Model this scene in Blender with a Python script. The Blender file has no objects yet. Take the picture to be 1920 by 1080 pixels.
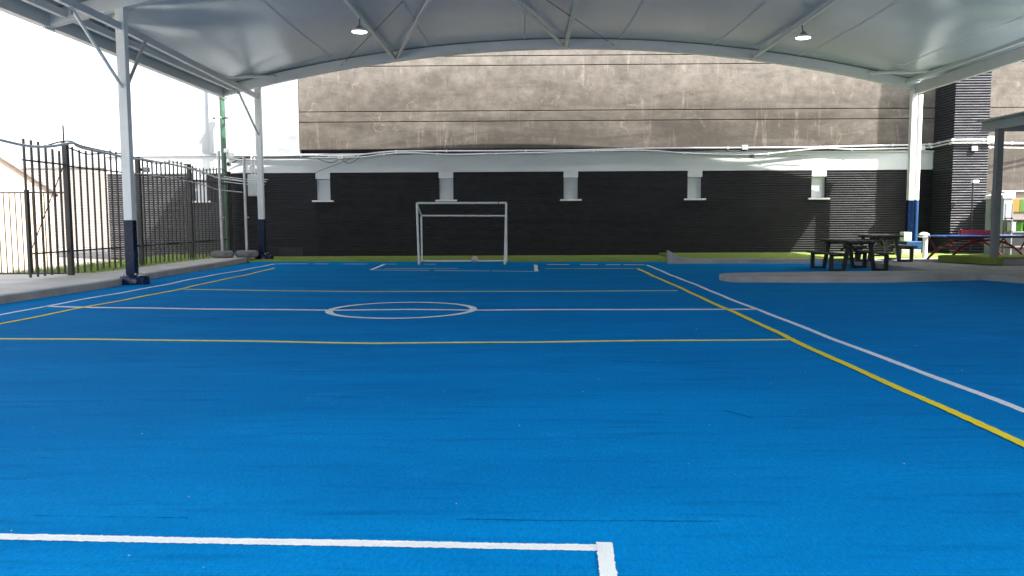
import bpy, math, random
from mathutils import Vector, Matrix
random.seed(7)
S = bpy.context.scene
COL = S.collection
R = math.radians

# ------------------------------------------------------------------ camera
cd = bpy.data.cameras.new('camera')
cam = bpy.data.objects.new('camera', cd); COL.objects.link(cam)
cd.sensor_width = 36.0; cd.lens = 1550 / 1920 * 36; cd.clip_start = 0.05; cd.clip_end = 2000
cam.matrix_world = (Matrix.Translation((0, 0, 1.5)) @ Matrix.Rotation(R(0.924), 4, 'Z')
                    @ Matrix.Rotation(R(85.132), 4, 'X') @ Matrix.Rotation(-0.0045, 4, 'Z'))
S.camera = cam

# ------------------------------------------------------------------ sky, sun, exposure
SUN_EL, SUN_AZ = 50.5, 125.5           # azimuth clockwise from +Y
w = bpy.data.worlds.new('World'); S.world = w; w.use_nodes = True
wn = w.node_tree.nodes; wl = w.node_tree.links
bg = wn['Background']; sky = wn.new('ShaderNodeTexSky'); sky.sky_type = 'NISHITA'
sky.sun_disc = False; sky.sun_elevation = R(SUN_EL); sky.sun_rotation = R(SUN_AZ)
sky.air_density = 1.0; sky.dust_density = 4.0; sky.ozone_density = 1.0
hz = wn.new('ShaderNodeHueSaturation'); hz.inputs['Saturation'].default_value = .45     # thin white overcast haze
wl.new(sky.outputs[0], hz.inputs['Color']); wl.new(hz.outputs[0], bg.inputs[0]); bg.inputs[1].default_value = 0.14
sd = bpy.data.lights.new('sun', 'SUN'); sun = bpy.data.objects.new('sun', sd); COL.objects.link(sun)
sd.energy = 2.7; sd.angle = R(0.53); sd.color = (1.0, 0.965, 0.91)
sv = Vector((math.sin(R(SUN_AZ)) * math.cos(R(SUN_EL)), math.cos(R(SUN_AZ)) * math.cos(R(SUN_EL)), math.sin(R(SUN_EL))))
sun.rotation_euler = sv.to_track_quat('Z', 'Y').to_euler(); sun.location = (20, -10, 30)
S.view_settings.view_transform = 'Standard'; S.view_settings.look = 'None'
S.view_settings.gamma = 1.0; S.view_settings.exposure = 2.2
S.view_settings.use_curve_mapping = False
S.render.engine = 'CYCLES'
S.cycles.max_bounces = 10; S.cycles.diffuse_bounces = 6; S.cycles.glossy_bounces = 4; S.cycles.transmission_bounces = 6

# ------------------------------------------------------------------ materials
MATS = {}
class NT:
    def __init__(s, m): s.t = m.node_tree; s.n = s.t.nodes; s.l = s.t.links
    def new(s, typ, **kw):
        o = s.n.new('ShaderNode' + typ)
        for k, v in kw.items(): setattr(o, k, v)
        return o
    def coords(s, scale=(1, 1, 1), obj=True):
        tc = s.new('TexCoord'); mp = s.new('Mapping'); mp.inputs['Scale'].default_value = scale
        g = s.new('NewGeometry')
        s.l.new(g.outputs['Position'], mp.inputs['Vector'])
        return mp.outputs[0]
    def noise(s, vec, scale, detail=4, rough=.55, dist=0):
        n = s.new('TexNoise'); n.inputs['Scale'].default_value = scale; n.inputs['Detail'].default_value = detail
        n.inputs['Roughness'].default_value = rough; n.inputs['Distortion'].default_value = dist
        s.l.new(vec, n.inputs['Vector']); return n.outputs['Fac']
    def ramp(s, fac, stops):
        r = s.new('ValToRGB'); e = r.color_ramp.elements
        while len(e) < len(stops): e.new(.5)
        for i, (p, c) in enumerate(stops):
            e[i].position = p; e[i].color = (c, c, c, 1) if not hasattr(c, '__len__') else (*c, 1)
        s.l.new(fac, r.inputs[0]); return r.outputs[0]
    def mix(s, fac, a, b, typ='MIX'):
        m = s.new('MixRGB', blend_type=typ)
        for i, v in enumerate((fac, a, b)):
            if hasattr(v, 'links') or hasattr(v, 'is_linked'): s.l.new(v, m.inputs[i])
            elif hasattr(v, '__len__'): m.inputs[i].default_value = (*v, 1)
            else: m.inputs[i].default_value = v if i == 0 else (v, v, v, 1)
        return m.outputs[0]
    def bump(s, h, strength=.3, dist=.01):
        b = s.new('Bump'); b.inputs['Strength'].default_value = strength; b.inputs['Distance'].default_value = dist
        s.l.new(h, b.inputs['Height']); return b.outputs[0]

def base(name):
    m = bpy.data.materials.new(name); m.use_nodes = True
    MATS[name] = m; t = NT(m); return m, t, t.n['Principled BSDF']

def mat(name, col, rough=.5, var=.15, scale=3.0, dirt=0.0, dirtcol=(.12, .10, .08), bump=0.0, bscale=60, metallic=0.0, spec=.5, stretch=(1, 1, 1)):
    """painted / plain surface: slight tone drift, optional grime blotches and fine relief"""
    m, t, p = base(name)
    v = t.coords(stretch)
    f = t.noise(v, scale, 5)
    lo = tuple(c * (1 - var) for c in col); hi = tuple(min(1, c * (1 + var)) for c in col)
    c = t.ramp(f, [(.3, lo), (.7, hi)])
    if dirt:
        g = t.noise(v, scale * 3.3, 8, .7)
        c = t.mix(t.ramp(g, [(.55, 0.0), (.75, dirt)]), c, dirtcol)
    t.l.new(c, p.inputs['Base Color'])
    r = t.ramp(t.noise(v, scale * 5, 4), [(.3, max(.03, rough - .1)), (.7, min(1, rough + .1))])
    t.l.new(r, p.inputs['Roughness'])
    p.inputs['Metallic'].default_value = metallic; p.inputs['Specular IOR Level'].default_value = spec
    if bump: t.l.new(t.bump(t.noise(v, bscale, 6, .6), bump, .01), p.inputs['Normal'])
    return m

def turf_mat(name, c0, c1, worn, blotch=(.6, 2.2, 1), fleck=None):
    """short synthetic pile: fibre relief, brushed streaks, seams of dirt"""
    m, t, p = base(name)
    v = t.coords(); vs = t.coords(blotch)
    big = t.noise(vs, .55, 5, .6, .3)
    c = t.ramp(big, [(.25, c0), (.75, c1)])
    st = t.noise(t.coords((.35, 3.2, 1)), 2.4, 6, .65)
    c = t.mix(t.ramp(st, [(.54, 0.0), (.76, .75)]), c, worn)
    pale = t.noise(t.coords((.8, 1.3, 1)), 1.1, 7, .7, .6)
    c = t.mix(t.ramp(pale, [(.58, 0.0), (.80, .35)]), c, tuple(min(1, q * 1.5 + .02) for q in c1))
    fib = t.noise(v, 160, 3, .7); fib2 = t.noise(t.coords((1, .35, 1)), 55, 4, .7)
    c = t.mix(1.0, c, t.ramp(fib, [(.25, .55), (.75, 1.4)]), 'MULTIPLY')
    c = t.mix(1.0, c, t.ramp(fib2, [(.3, .82), (.7, 1.16)]), 'MULTIPLY')
    if fleck:
        vo = t.new('TexVoronoi'); vo.inputs['Scale'].default_value = 5.5; t.l.new(v, vo.inputs['Vector'])
        k = t.noise(v, 1.7, 2)
        ff = t.mix(1.0, t.ramp(vo.outputs['Distance'], [(.018, 1.0), (.03, 0.0)]), t.ramp(k, [(.52, 0.0), (.6, 1.0)]), 'MULTIPLY')
        c = t.mix(ff, c, fleck)
    t.l.new(c, p.inputs['Base Color'])
    p.inputs['Roughness'].default_value = .9; p.inputs['Specular IOR Level'].default_value = .03
    hh = t.mix(.5, fib, fib2)
    t.l.new(t.bump(hh, .8, .012), p.inputs['Normal'])
    return m

turf_mat('blue_turf', (.0, .165, .42), (.0, .228, .54), (.0, .098, .27), fleck=(.5, .55, .6))
turf_mat('green_turf', (.145, .215, .045), (.20, .27, .07), (.24, .24, .12))
turf_mat('mat_turf', (.12, .16, .03), (.22, .26, .07), (.10, .12, .03))
def line_mat(name, col):
    m, t, p = base(name); v = t.coords()
    n = t.noise(v, 3.2, 7, .7); n2 = t.noise(v, 140, 3, .7)
    c = t.mix(t.ramp(n, [(.60, 0.0), (.85, .30)]), col, tuple(x * .5 for x in col))
    c = t.mix(1.0, c, t.ramp(n2, [(.25, .75), (.75, 1.1)]), 'MULTIPLY')
    sp = t.mix(1.0, t.ramp(t.noise(v, 38, 5, .7), [(.62, 0.0), (.72, .7)]), t.ramp(t.noise(v, 2.2, 4), [(.52, 0.0), (.68, 1.0)]), 'MULTIPLY')
    c = t.mix(sp, c, (.0, .17, .42))
    t.l.new(c, p.inputs['Base Color']); p.inputs['Roughness'].default_value = .85
    t.l.new(t.bump(n2, .7, .01), p.inputs['Normal']); return m
line_mat('line_white', (.82, .85, .79)); line_mat('line_yellow', (.92, .71, .006)); line_mat('line_pale_yellow', (.84, .76, .12))
line_mat('line_worn', (.42, .60, .70)); line_mat('line_worn_yellow', (.55, .62, .17))
mat('white_steel', (.66, .68, .66), .42, .05, 1.3, dirt=.25, dirtcol=(.34, .32, .27))
mat('beam_white', (.50, .53, .525), .45, .05, 1.3, dirt=.25, dirtcol=(.3, .29, .26))
mat('grey_steel', (.40, .42, .43), .45, .08, 2, dirt=.25)
mat('navy_paint', (.003, .011, .040), .22, .2, 2, spec=.3)
mat('blue_paint', (.010, .052, .15), .35, .2, 3, dirt=.25, dirtcol=(.05, .09, .14))
mat('black_slat', (.0155, .016, .019), .38, .35, .7, dirt=.45, dirtcol=(.034, .034, .036), stretch=(.7, 1, 1.8), spec=.22)
mat('sunlit_tone_slat', (.095, .095, .10), .5, .3, 1.2, dirt=.3, dirtcol=(.14, .14, .14), stretch=(.4, 1, 6), spec=.3)  # same black slats; sunlight on the left end put into a lighter colour
mat('pillar_slat', (.050, .051, .062), .45, .25, 1.2, dirt=.2, dirtcol=(.08, .08, .085), stretch=(.4, 1, 6), spec=.25)
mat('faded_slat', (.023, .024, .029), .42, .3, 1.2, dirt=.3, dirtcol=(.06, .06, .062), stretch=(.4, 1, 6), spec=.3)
mat('black_back', (.004, .004, .005), .7, .2, 2)
mat('white_plaster', (.72, .72, .70), .75, .05, .7, dirt=.35, dirtcol=(.44, .46, .48), bump=.15, bscale=25)
mat('fascia_white', (.60, .63, .63), .6, .06, .8, dirt=.3, dirtcol=(.40, .42, .42), stretch=(.6, 1, 2.2))
mat('kerb_concrete', (.30, .29, .265), .85, .18, 1.6, dirt=.45, dirtcol=(.12, .115, .10), bump=.35, bscale=40)
mat('path_concrete', (.52, .485, .425), .85, .14, 1.1, dirt=.35, dirtcol=(.2, .19, .165), bump=.3, bscale=40)
mat('ground_concrete', (.26, .245, .22), .9, .15, .4, dirt=.3, bump=.2)
mat('fence_black', (.028, .026, .026), .45, .3, 4, dirt=.3, dirtcol=(.10, .045, .03))
mat('wire', (.20, .20, .20), .5, .1)
mat('galvanised', (.42, .43, .44), .38, .15, 5, dirt=.3, metallic=.5)
mat('conduit_grey', (.58, .59, .59), .35, .06, 3)
mat('cable_black', (.012, .012, .012), .5, .1)
mat('green_paint', (.050, .12, .075), .4, .2, 1.5, dirt=.25, dirtcol=(.10, .2, .14))
mat('cabinet_grey', (.45, .48, .46), .5, .05, 4, dirt=.15)
mat('tyre_grey', (.16, .16, .16), .8, .2, 6, dirt=.5, dirtcol=(.05, .05, .05), bump=.5, bscale=30)
mat('goal_paint', (.58, .57, .52), .5, .08, 6, dirt=.85, dirtcol=(.10, .07, .05))
mat('dark_plank', (.036, .032, .028), .55, .35, 2, dirt=.5, dirtcol=(.16, .15, .13), bump=.3, stretch=(9, 1, 9))
mat('dark_frame', (.012, .012, .013), .45, .3, 4)
mat('red_paint', (.22, .012, .022), .35, .2, 4, dirt=.2)
mat('red_net', (.40, .02, .05), .3, .15, 4)
mat('table_blue', (.03, .10, .40), .3, .1, 2)
mat('block_white', (.30, .33, .37), .8, .06, 2, dirt=.3, dirtcol=(.3, .3, .3))
mat('white_plastic', (.75, .75, .73), .35, .04, 5)
mat('house_cream', (.52, .42, .33), .85, .06, 1.2)
mat('pink_render', (.36, .31, .28), .85, .06, .6)
mat('old_white', (.38, .40, .41), .8, .04, .5, dirt=.9, dirtcol=(.24, .275, .30), stretch=(.5, 1, 1.2))
mat('roof_tile', (.20, .17, .16), .8, .2, 3)
mat('glass_dark', (.02, .02, .02), .1, .1)
mat('canopy_post', (.19, .20, .205), .45, .1, 3)
mat('canopy_grey', (.36, .39, .38), .5, .06, 2, dirt=.2)
mat('post_grey', (.11, .115, .12), .45, .1, 3)
mat('banner_green', (.055, .13, .012), .5, .05); mat('banner_yellow', (.24, .145, .012), .5, .05)
mat('banner_tan', (.22, .18, .14), .6, .05); mat('lime_plastic', (.06, .21, .012), .4, .1)
mat('lawn', (.30, .33, .11), .9, .35, 3, dirt=.6, dirtcol=(.30, .26, .15)); mat('blade', (.22, .30, .06), .7, .45, 4)
mat('ball_leather', (.42, .36, .31), .6, .2, 14, dirt=.8, dirtcol=(.10, .07, .055))

def concrete_wall():
    m, t, p = base('stained_concrete')
    v = t.coords()
    big = t.noise(t.coords((.5, 1, .8)), .55, 6, .62, .4)
    c = t.ramp(big, [(.25, (.118, .104, .087)), (.5, (.168, .150, .128)), (.78, (.236, .214, .186))])
    mot = t.noise(v, 2.6, 9, .72)
    c = t.mix(1.0, c, t.ramp(mot, [(.28, .62), (.72, 1.24)]), 'MULTIPLY')
    # dark bands, heavier towards the bottom, and pale lime runs that trickle down
    dark_bands = t.noise(t.coords((.28, 1, 1.3)), .9, 7, .68, .8)
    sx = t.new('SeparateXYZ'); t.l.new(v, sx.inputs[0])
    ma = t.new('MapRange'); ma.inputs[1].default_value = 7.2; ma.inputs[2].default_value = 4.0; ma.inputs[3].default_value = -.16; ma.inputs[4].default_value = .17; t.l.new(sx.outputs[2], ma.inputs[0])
    ad = t.new('Math', operation='ADD'); t.l.new(dark_bands, ad.inputs[0]); t.l.new(ma.outputs[0], ad.inputs[1])
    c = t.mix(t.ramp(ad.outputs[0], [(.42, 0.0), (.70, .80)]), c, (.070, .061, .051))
    run = t.noise(t.coords((3.0, 1, .30)), 1.3, 8, .70, .9)
    gate = t.noise(t.coords((.45, 1, .9)), 1.1, 4)
    rr = t.mix(1.0, t.ramp(run, [(.55, 0.0), (.68, .9)]), t.ramp(gate, [(.44, 0.0), (.6, 1.0)]), 'MULTIPLY')
    rr = t.mix(1.0, rr, t.ramp(t.noise(v, 5, 6, .75), [(.35, .15), (.6, 1.0)]), 'MULTIPLY')
    c = t.mix(rr, c, (.31, .272, .228))
    # hair cracks filled with lime
    vo = t.new('TexVoronoi', feature='DISTANCE_TO_EDGE'); vo.inputs['Scale'].default_value = .42
    nn = t.new('TexNoise'); nn.inputs['Scale'].default_value = 1.6; nn.inputs['Detail'].default_value = 6; t.l.new(v, nn.inputs['Vector'])
    add = t.new('VectorMath', operation='ADD'); sc = t.new('VectorMath', operation='SCALE'); sc.inputs['Scale'].default_value = 1.3
    t.l.new(nn.outputs['Color'], sc.inputs[0]); t.l.new(v, add.inputs[0]); t.l.new(sc.outputs[0], add.inputs[1]); t.l.new(add.outputs[0], vo.inputs['Vector'])
    ck = t.mix(1.0, t.ramp(vo.outputs['Distance'], [(.003, 1.0), (.010, 0.0)]), t.ramp(t.noise(v, .8, 3), [(.53, 0.0), (.66, .6)]), 'MULTIPLY')
    c = t.mix(ck, c, (.30, .268, .228))
    t.l.new(c, p.inputs['Base Color']); p.inputs['Roughness'].default_value = .92; p.inputs['Specular IOR Level'].default_value = .2
    t.l.new(t.bump(t.mix(.5, t.noise(v, 9, 8, .7), t.noise(t.coords((1, 1, 3)), 3, 6, .7)), .55, .03), p.inputs['Normal'])
concrete_wall()

def membrane():
    m, t, p = base('membrane'); v = t.coords()
    c = t.ramp(t.noise(v, .5, 5), [(.3, (.335, .40, .455)), (.7, (.385, .45, .50))])
    g = t.noise(t.coords((1, .35, 1)), 1.6, 8, .7)
    c = t.mix(t.ramp(g, [(.56, 0.0), (.80, .30)]), c, (.42, .43, .43))
    t.l.new(c, p.inputs['Base Color']); p.inputs['Roughness'].default_value = .27; p.inputs['Specular IOR Level'].default_value = .6
    tr = t.new('BsdfTranslucent'); tr.inputs['Color'].default_value = (.62, .66, .72, 1)
    mx = t.new('MixShader'); mx.inputs[0].default_value = .035
    t.l.new(p.outputs[0], mx.inputs[1]); t.l.new(tr.outputs[0], mx.inputs[2])
    t.l.new(mx.outputs[0], t.n['Material Output'].inputs[0])
membrane()
mat('seam_grey', (.335, .395, .445), .5, .05)
def lamp_mat(name, col, st):
    m, t, p = base(name); e = t.new('Emission'); e.inputs[0].default_value = (*col, 1); e.inputs[1].default_value = st
    t.l.new(e.outputs[0], t.n['Material Output'].inputs[0])
lamp_mat('lamp_lit', (1, .98, .94), 3.0)

# ------------------------------------------------------------------ mesh helpers
class MB:
    def __init__(s): s.v = []; s.f = []; s.sm = False
    def box(s, x0, x1, y0, y1, z0, z1):
        b = len(s.v)
        s.v += [(x, y, z) for z in (z0, z1) for y in (y0, y1) for x in (x0, x1)]
        s.f += [tuple(b + i for i in q) for q in ((0, 2, 3, 1), (4, 5, 7, 6), (0, 1, 5, 4), (2, 6, 7, 3), (0, 4, 6, 2), (1, 3, 7, 5))]
        return s
    def bar(s, a, b, w, h, up=(0, 0, 1)):
        a = Vector(a); b = Vector(b); d = (b - a).normalized(); u = Vector(up)
        if abs(d.dot(u)) > .99: u = Vector((0, 1, 0))
        x = d.cross(u).normalized(); u = x.cross(d).normalized(); k = len(s.v)
        for p in (a, b):
            for sx, su in ((-1, -1), (1, -1), (1, 1), (-1, 1)): s.v.append(tuple(p + x * sx * w / 2 + u * su * h / 2))
        s.f += [tuple(k + i for i in q) for q in ((0, 3, 2, 1), (4, 5, 6, 7), (0, 1, 5, 4), (1, 2, 6, 5), (2, 3, 7, 6), (3, 0, 4, 7))]
        return s
    def tube(s, pts, r, n=8, cap=True):
        pts = [Vector(p) for p in pts]; k = len(s.v); s.sm = True
        rs = r if hasattr(r, '__len__') else [r] * len(pts)
        ref = None
        for i, p in enumerate(pts):
            d = (pts[min(i + 1, len(pts) - 1)] - pts[max(i - 1, 0)]).normalized()
            if ref is None: ref = Vector((0, 0, 1)) if abs(d.z) < .9 else Vector((1, 0, 0))
            x = d.cross(ref).normalized(); y = x.cross(d).normalized(); ref = y
            for j in range(n):
                a = 2 * math.pi * j / n
                s.v.append(tuple(p + (x * math.cos(a) + y * math.sin(a)) * rs[i]))
        for i in range(len(pts) - 1):
            for j in range(n):
                a = k + i * n + j; b = k + i * n + (j + 1) % n
                s.f.append((a, b, b + n, a + n))
        if cap:
            s.f.append(tuple(k + j for j in reversed(range(n)))); e = k + (len(pts) - 1) * n
            s.f.append(tuple(e + j for j in range(n)))
        return s
    def lathe(s, prof, c=(0, 0, 0), n=24):
        k = len(s.v); s.sm = True
        for r, z in prof:
            for j in range(n):
                a = 2 * math.pi * j / n; s.v.append((c[0] + r * math.cos(a), c[1] + r * math.sin(a), c[2] + z))
        for i in range(len(prof) - 1):
            for j in range(n):
                a = k + i * n + j; b = k + i * n + (j + 1) % n; s.f.append((a, b, b + n, a + n))
        if prof[0][0] > 1e-4: s.f.append(tuple(k + j for j in reversed(range(n))))
        if prof[-1][0] > 1e-4: s.f.append(tuple(k + (len(prof) - 1) * n + j for j in range(n)))
        return s
    def prism(s, poly, z0, z1):
        k = len(s.v); n = len(poly)
        s.v += [(x, y, z0) for x, y in poly] + [(x, y, z1) for x, y in poly]
        s.f.append(tuple(k + i for i in reversed(range(n)))); s.f.append(tuple(k + n + i for i in range(n)))
        for i in range(n): j = (i + 1) % n; s.f.append((k + i, k + j, k + n + j, k + n + i))
        return s
    def sweep(s, sect, path):
        """closed section [(u,v)] carried along path of (origin, udir, vdir)"""
        k = len(s.v); n = len(sect)
        for o, u, v in path:
            o, u, v = Vector(o), Vector(u), Vector(v)
            for a, b in sect: s.v.append(tuple(o + u * a + v * b))
        for i in range(len(path) - 1):
            for j in range(n):
                a = k + i * n + j; b = k + i * n + (j + 1) % n; s.f.append((a, b, b + n, a + n))
        s.f.append(tuple(k + j for j in reversed(range(n)))); e = k + (len(path) - 1) * n
        s.f.append(tuple(e + j for j in range(n))); return s
    def mesh(s, name, m):
        me = bpy.data.meshes.new(name); me.from_pydata(s.v, [], s.f); me.update()
        me.materials.append(MATS[m])
        if s.sm:
            me.polygons.foreach_set('use_smooth', [True] * len(me.polygons))
            try: me.set_sharp_from_angle(angle=R(40))
            except Exception: pass
        return me
    def build(s, name, m, parent=None, bevel=0.0, local=False, kind=None):
        return put(name, s.mesh(name, m), parent, bevel, local, kind)

OFF = {}
def put(name, me, parent=None, bevel=0.0, local=False, kind=None, loc=None):
    o = bpy.data.objects.new(name, me); COL.objects.link(o)
    if parent is not None:
        o.parent = parent
        if not local:
            o.location = -OFF.get(parent.name, Vector((0, 0, 0)))
        OFF[o.name] = Vector((0, 0, 0))
    else: OFF[o.name] = Vector((0, 0, 0))
    if loc is not None: o.location = Vector(loc) + o.location
    if bevel:
        b = o.modifiers.new('bevel', 'BEVEL'); b.width = bevel; b.segments = 2; b.limit_method = 'ANGLE'; b.angle_limit = R(35)
    if kind: o['kind'] = kind
    return o
def thing(name, label, cat, loc=(0, 0, 0), rz=0.0, group=None):
    o = bpy.data.objects.new(name, None); COL.objects.link(o); o.location = loc; o.rotation_euler = (0, 0, rz)
    o.empty_display_size = .2
    OFF[o.name] = Vector(loc); tag(o, label, cat, group); return o
def tag(o, label, cat, group=None):
    o['label'] = label; o['category'] = cat
    if group: o['group'] = group
    return o
def copy_tree(o, parent=None):
    c = o.copy(); COL.objects.link(c); c.parent = parent
    for ch in [x for x in bpy.data.objects if x.parent == o]: copy_tree(ch, c)
    return c
def smooth_path(pts, n=6):
    """Catmull-Rom through 3D points"""
    P = [Vector(p) for p in pts]; P = [P[0] * 2 - P[1]] + P + [P[-1] * 2 - P[-2]]; out = []
    for i in range(1, len(P) - 2):
        a, b, c, d = P[i - 1:i + 3]
        for k in range(n):
            t = k / n
            out.append(.5 * ((2 * b) + (c - a) * t + (2 * a - 5 * b + 4 * c - d) * t * t + (3 * b - a - 3 * c + d) * t ** 3))
    out.append(P[-2]); return out

# ------------------------------------------------------------------ ground
o = MB(); o.v = [(-400, -300, -.06), (400, -300, -.06), (400, 500, -.06), (-400, 500, -.06)]; o.f = [(0, 1, 2, 3)]
o.build('ground', 'ground_concrete', kind='structure')

court = MB()
court.v = []; xs = [-9.45 + i * (25.4 / 60) for i in range(61)]; ys = [-7 + i * (36.05 / 90) for i in range(91)]
for y in ys:
    for x in xs: court.v.append((x, y, 0.0))
for j in range(90):
    for i in range(60): a = j * 61 + i; court.f.append((a, a + 1, a + 62, a + 61))
court = court.build('sports_court', 'blue_turf', kind='structure')

def ribbon(name, pts, w, m, wob=.012, closed=False, z=.004):
    """hand-laid line of pile: ragged edges, slight wander"""
    rs = random.Random(name + str(pts[0])); P = []
    for a, b in zip(pts[:-1], pts[1:]):
        L = math.dist(a, b); dm = min(a[1], b[1]); step = .012 if dm < 4 and L < 8 else .05
        n = max(2, int(L / step))
        for i in range(n): P.append((a[0] + (b[0] - a[0]) * i / n, a[1] + (b[1] - a[1]) * i / n))
    P.append(pts[-1]); k = len(P); mb = MB(); ph = rs.random() * 6; s = 0.0
    for i, (x, y) in enumerate(P):
        a = P[max(i - 1, 0)]; b = P[min(i + 1, k - 1)]
        if closed and i in (0, k - 1): a, b = P[k - 2], P[1]
        dx, dy = b[0] - a[0], b[1] - a[1]; L = math.hypot(dx, dy) or 1; nx, ny = -dy / L, dx / L
        s += math.dist(P[i - 1], P[i]) if i else 0.0; wn_ = wob * (math.sin(s * 1.1 + ph) + .6 * math.sin(s * 2.7 + ph * 2)) * (0 if closed else 1)
        wa = w / 2 + rs.uniform(-.004, .004) + .003 * math.sin(s * 5 + ph); wb = w / 2 + rs.uniform(-.004, .004)
        mb.v += [(x + nx * (wn_ + wa), y + ny * (wn_ + wa), z), (x + nx * (wn_ - wb), y + ny * (wn_ - wb), z)]
    for i in range(k - 1): mb.f.append((2 * i, 2 * i + 1, 2 * i + 3, 2 * i + 2))
    return mb.build(name, m, court)
ribbon('touch_line', [(-8.35, 6), (-8.33, 13), (-8.27, 17.2), (-8.34, 22), (-8.28, 27.3)], .085, 'line_white', .03)
ribbon('touch_line', [(3.84, 2), (3.82, 6.3), (3.74, 13.4), (3.80, 25.9)], .085, 'line_white')
ribbon('sideline', [(-7.62, 5), (-7.58, 11.7), (-7.50, 14.1), (-7.40, 17.9), (-7.57, 24.9)], .085, 'line_yellow', .03, z=.0075)
ribbon('sideline', [(3.25, 2), (3.25, 5.3), (3.25, 10), (3.27, 13.5), (3.26, 24.1)], .085, 'line_yellow', z=.0075)
ribbon('halfway_line', [(-8.3, 14.15), (-7.4, 13.95), (-5.2, 13.6), (-3.2, 13.42), (-1.9, 13.5), (-.84, 13.36), (3.76, 13.40)], .15, 'line_white', .02, z=.004)
ribbon('yellow_cross_line', [(-7.3, 17.5), (-5, 17.05), (-3.1, 16.85), (0, 16.75), (3.1, 16.85)], .15, 'line_worn_yellow', .02)
ribbon('yellow_cross_line', [(-7.5, 10.4), (-6.66, 10.28), (-3.84, 10.03), (-1.83, 9.84), (.1, 9.88), (3.25, 10.05)], .105, 'line_pale_yellow', .02)
cc = [(-2.02 + 1.17 * math.cos(a * math.pi / 48), 13.43 + 1.17 * math.sin(a * math.pi / 48)) for a in range(97)]
ribbon('centre_circle', cc, .12, 'line_white', closed=True, z=.0075)
ribbon('penalty_line', [(-4.47, 23.9), (-4.59, 27.0)], .11, 'line_white')
ribbon('penalty_line', [(.32, 23.0), (.31, 26.2)], .11, 'line_white')
for a, b in ((-4.4, -2.75), (-2.6, -1.0), (-.95, .3)):
    ribbon('penalty_line', [(a, 23.9 - (a + 4.4) * .19), (b, 23.9 - (b + 4.4) * .19)], .17, 'line_worn')
ribbon('yellow_cross_line', [(-4.2, 24.6), (-2, 24.5)], .14, 'line_worn_yellow')
ribbon('yellow_cross_line', [(.6, 24.3), (3.2, 24.15)], .15, 'line_worn_yellow')
for a, b in ((-8.3, -7.2), (-7.0, -6.5), (-6.0, -5.2), (-4.6, -4.2), (-3.3, -2.9), (.7, 1.4), (1.75, 2.3), (2.55, 3.0), (3.1, 3.75)):
    ribbon('goal_line', [(a, 27.4 - (a + 8.3) * .115), (b, 27.4 - (b + 8.3) * .115)], .2, 'line_worn' if a < 0 else 'line_white')
ribbon('near_penalty_line', [(-3.6, 3.83), (-2.5, 3.765), (-1, 3.70), (.33, 3.66)], .072, 'line_white', .006)
ribbon('near_penalty_line', [(.365, 3.705), (.345, 3.2), (.33, 2.2), (.32, 1.2)], .074, 'line_white', .006, z=.0075)

mat('seam_dark', (.0, .09, .24), .9, .3, 8, spec=.02)
for pts, w_ in (([(-.35, 4.0), (.1, 3.985), (.5, 3.99), (.95, 3.98)], .009), ([(-2.5, 4.05), (-2.0, 4.03), (-1.7, 4.02)], .007), ([(.9, 8.55), (1.4, 8.45), (1.75, 8.42)], .02), ([(1.55, 6.35), (1.7, 6.1)], .02), ([(-6.2, 12.6), (-4.6, 12.3)], .03)):
    ribbon('turf_seam', pts, w_, 'seam_dark', .006, z=.002)
db = MB(); rd = random.Random(21)
for i in range(26):
    x = rd.uniform(-3.2, 4.5); y = 3.4 + 9 * rd.random() ** 1.3; s_ = rd.uniform(.003, .007); k = len(db.v); a = rd.uniform(0, 6.3)
    for q in range(5): db.v.append((x + s_ * (1.4 if q % 2 else .8) * math.cos(a + q * 1.256), y + s_ * math.sin(a + q * 1.256), .012 + .004 * rd.random()))
    db.v.append((x, y, .018)); db.f += [(k + q, k + (q + 1) % 5, k + 5) for q in range(5)]
mat('crumb', (.36, .38, .38), .8, .5, 30)
db = db.build('turf_debris', 'crumb', kind='stuff'); db['label'] = 'pale crumbs and leaf bits scattered on the blue turf'; db['category'] = 'debris'
# turf along the wall foot, ragged front edge
g = MB(); rr = random.Random(3)
for i in range(121):
    x = -9.9 + i * .125; f = 28.85 - (x + 9.9) * .075 + rr.uniform(-.03, .03)
    g.v += [(x, f, .004), (x, f + .03, .05 + rr.uniform(-.008, .008)), (x, 31.62, .055)]
for i in range(120):
    for k in range(2): a = i * 3 + k; g.f.append((a, a + 3, a + 4, a + 1))
g.build('wall_foot_turf', 'green_turf', kind='structure')
g = MB(); g.prism([(5.1, 26.95), (16.6, 26.95), (16.6, 31.62), (5.1, 31.62)], -.02, .135)
g.build('raised_turf', 'green_turf', kind='structure')

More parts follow.
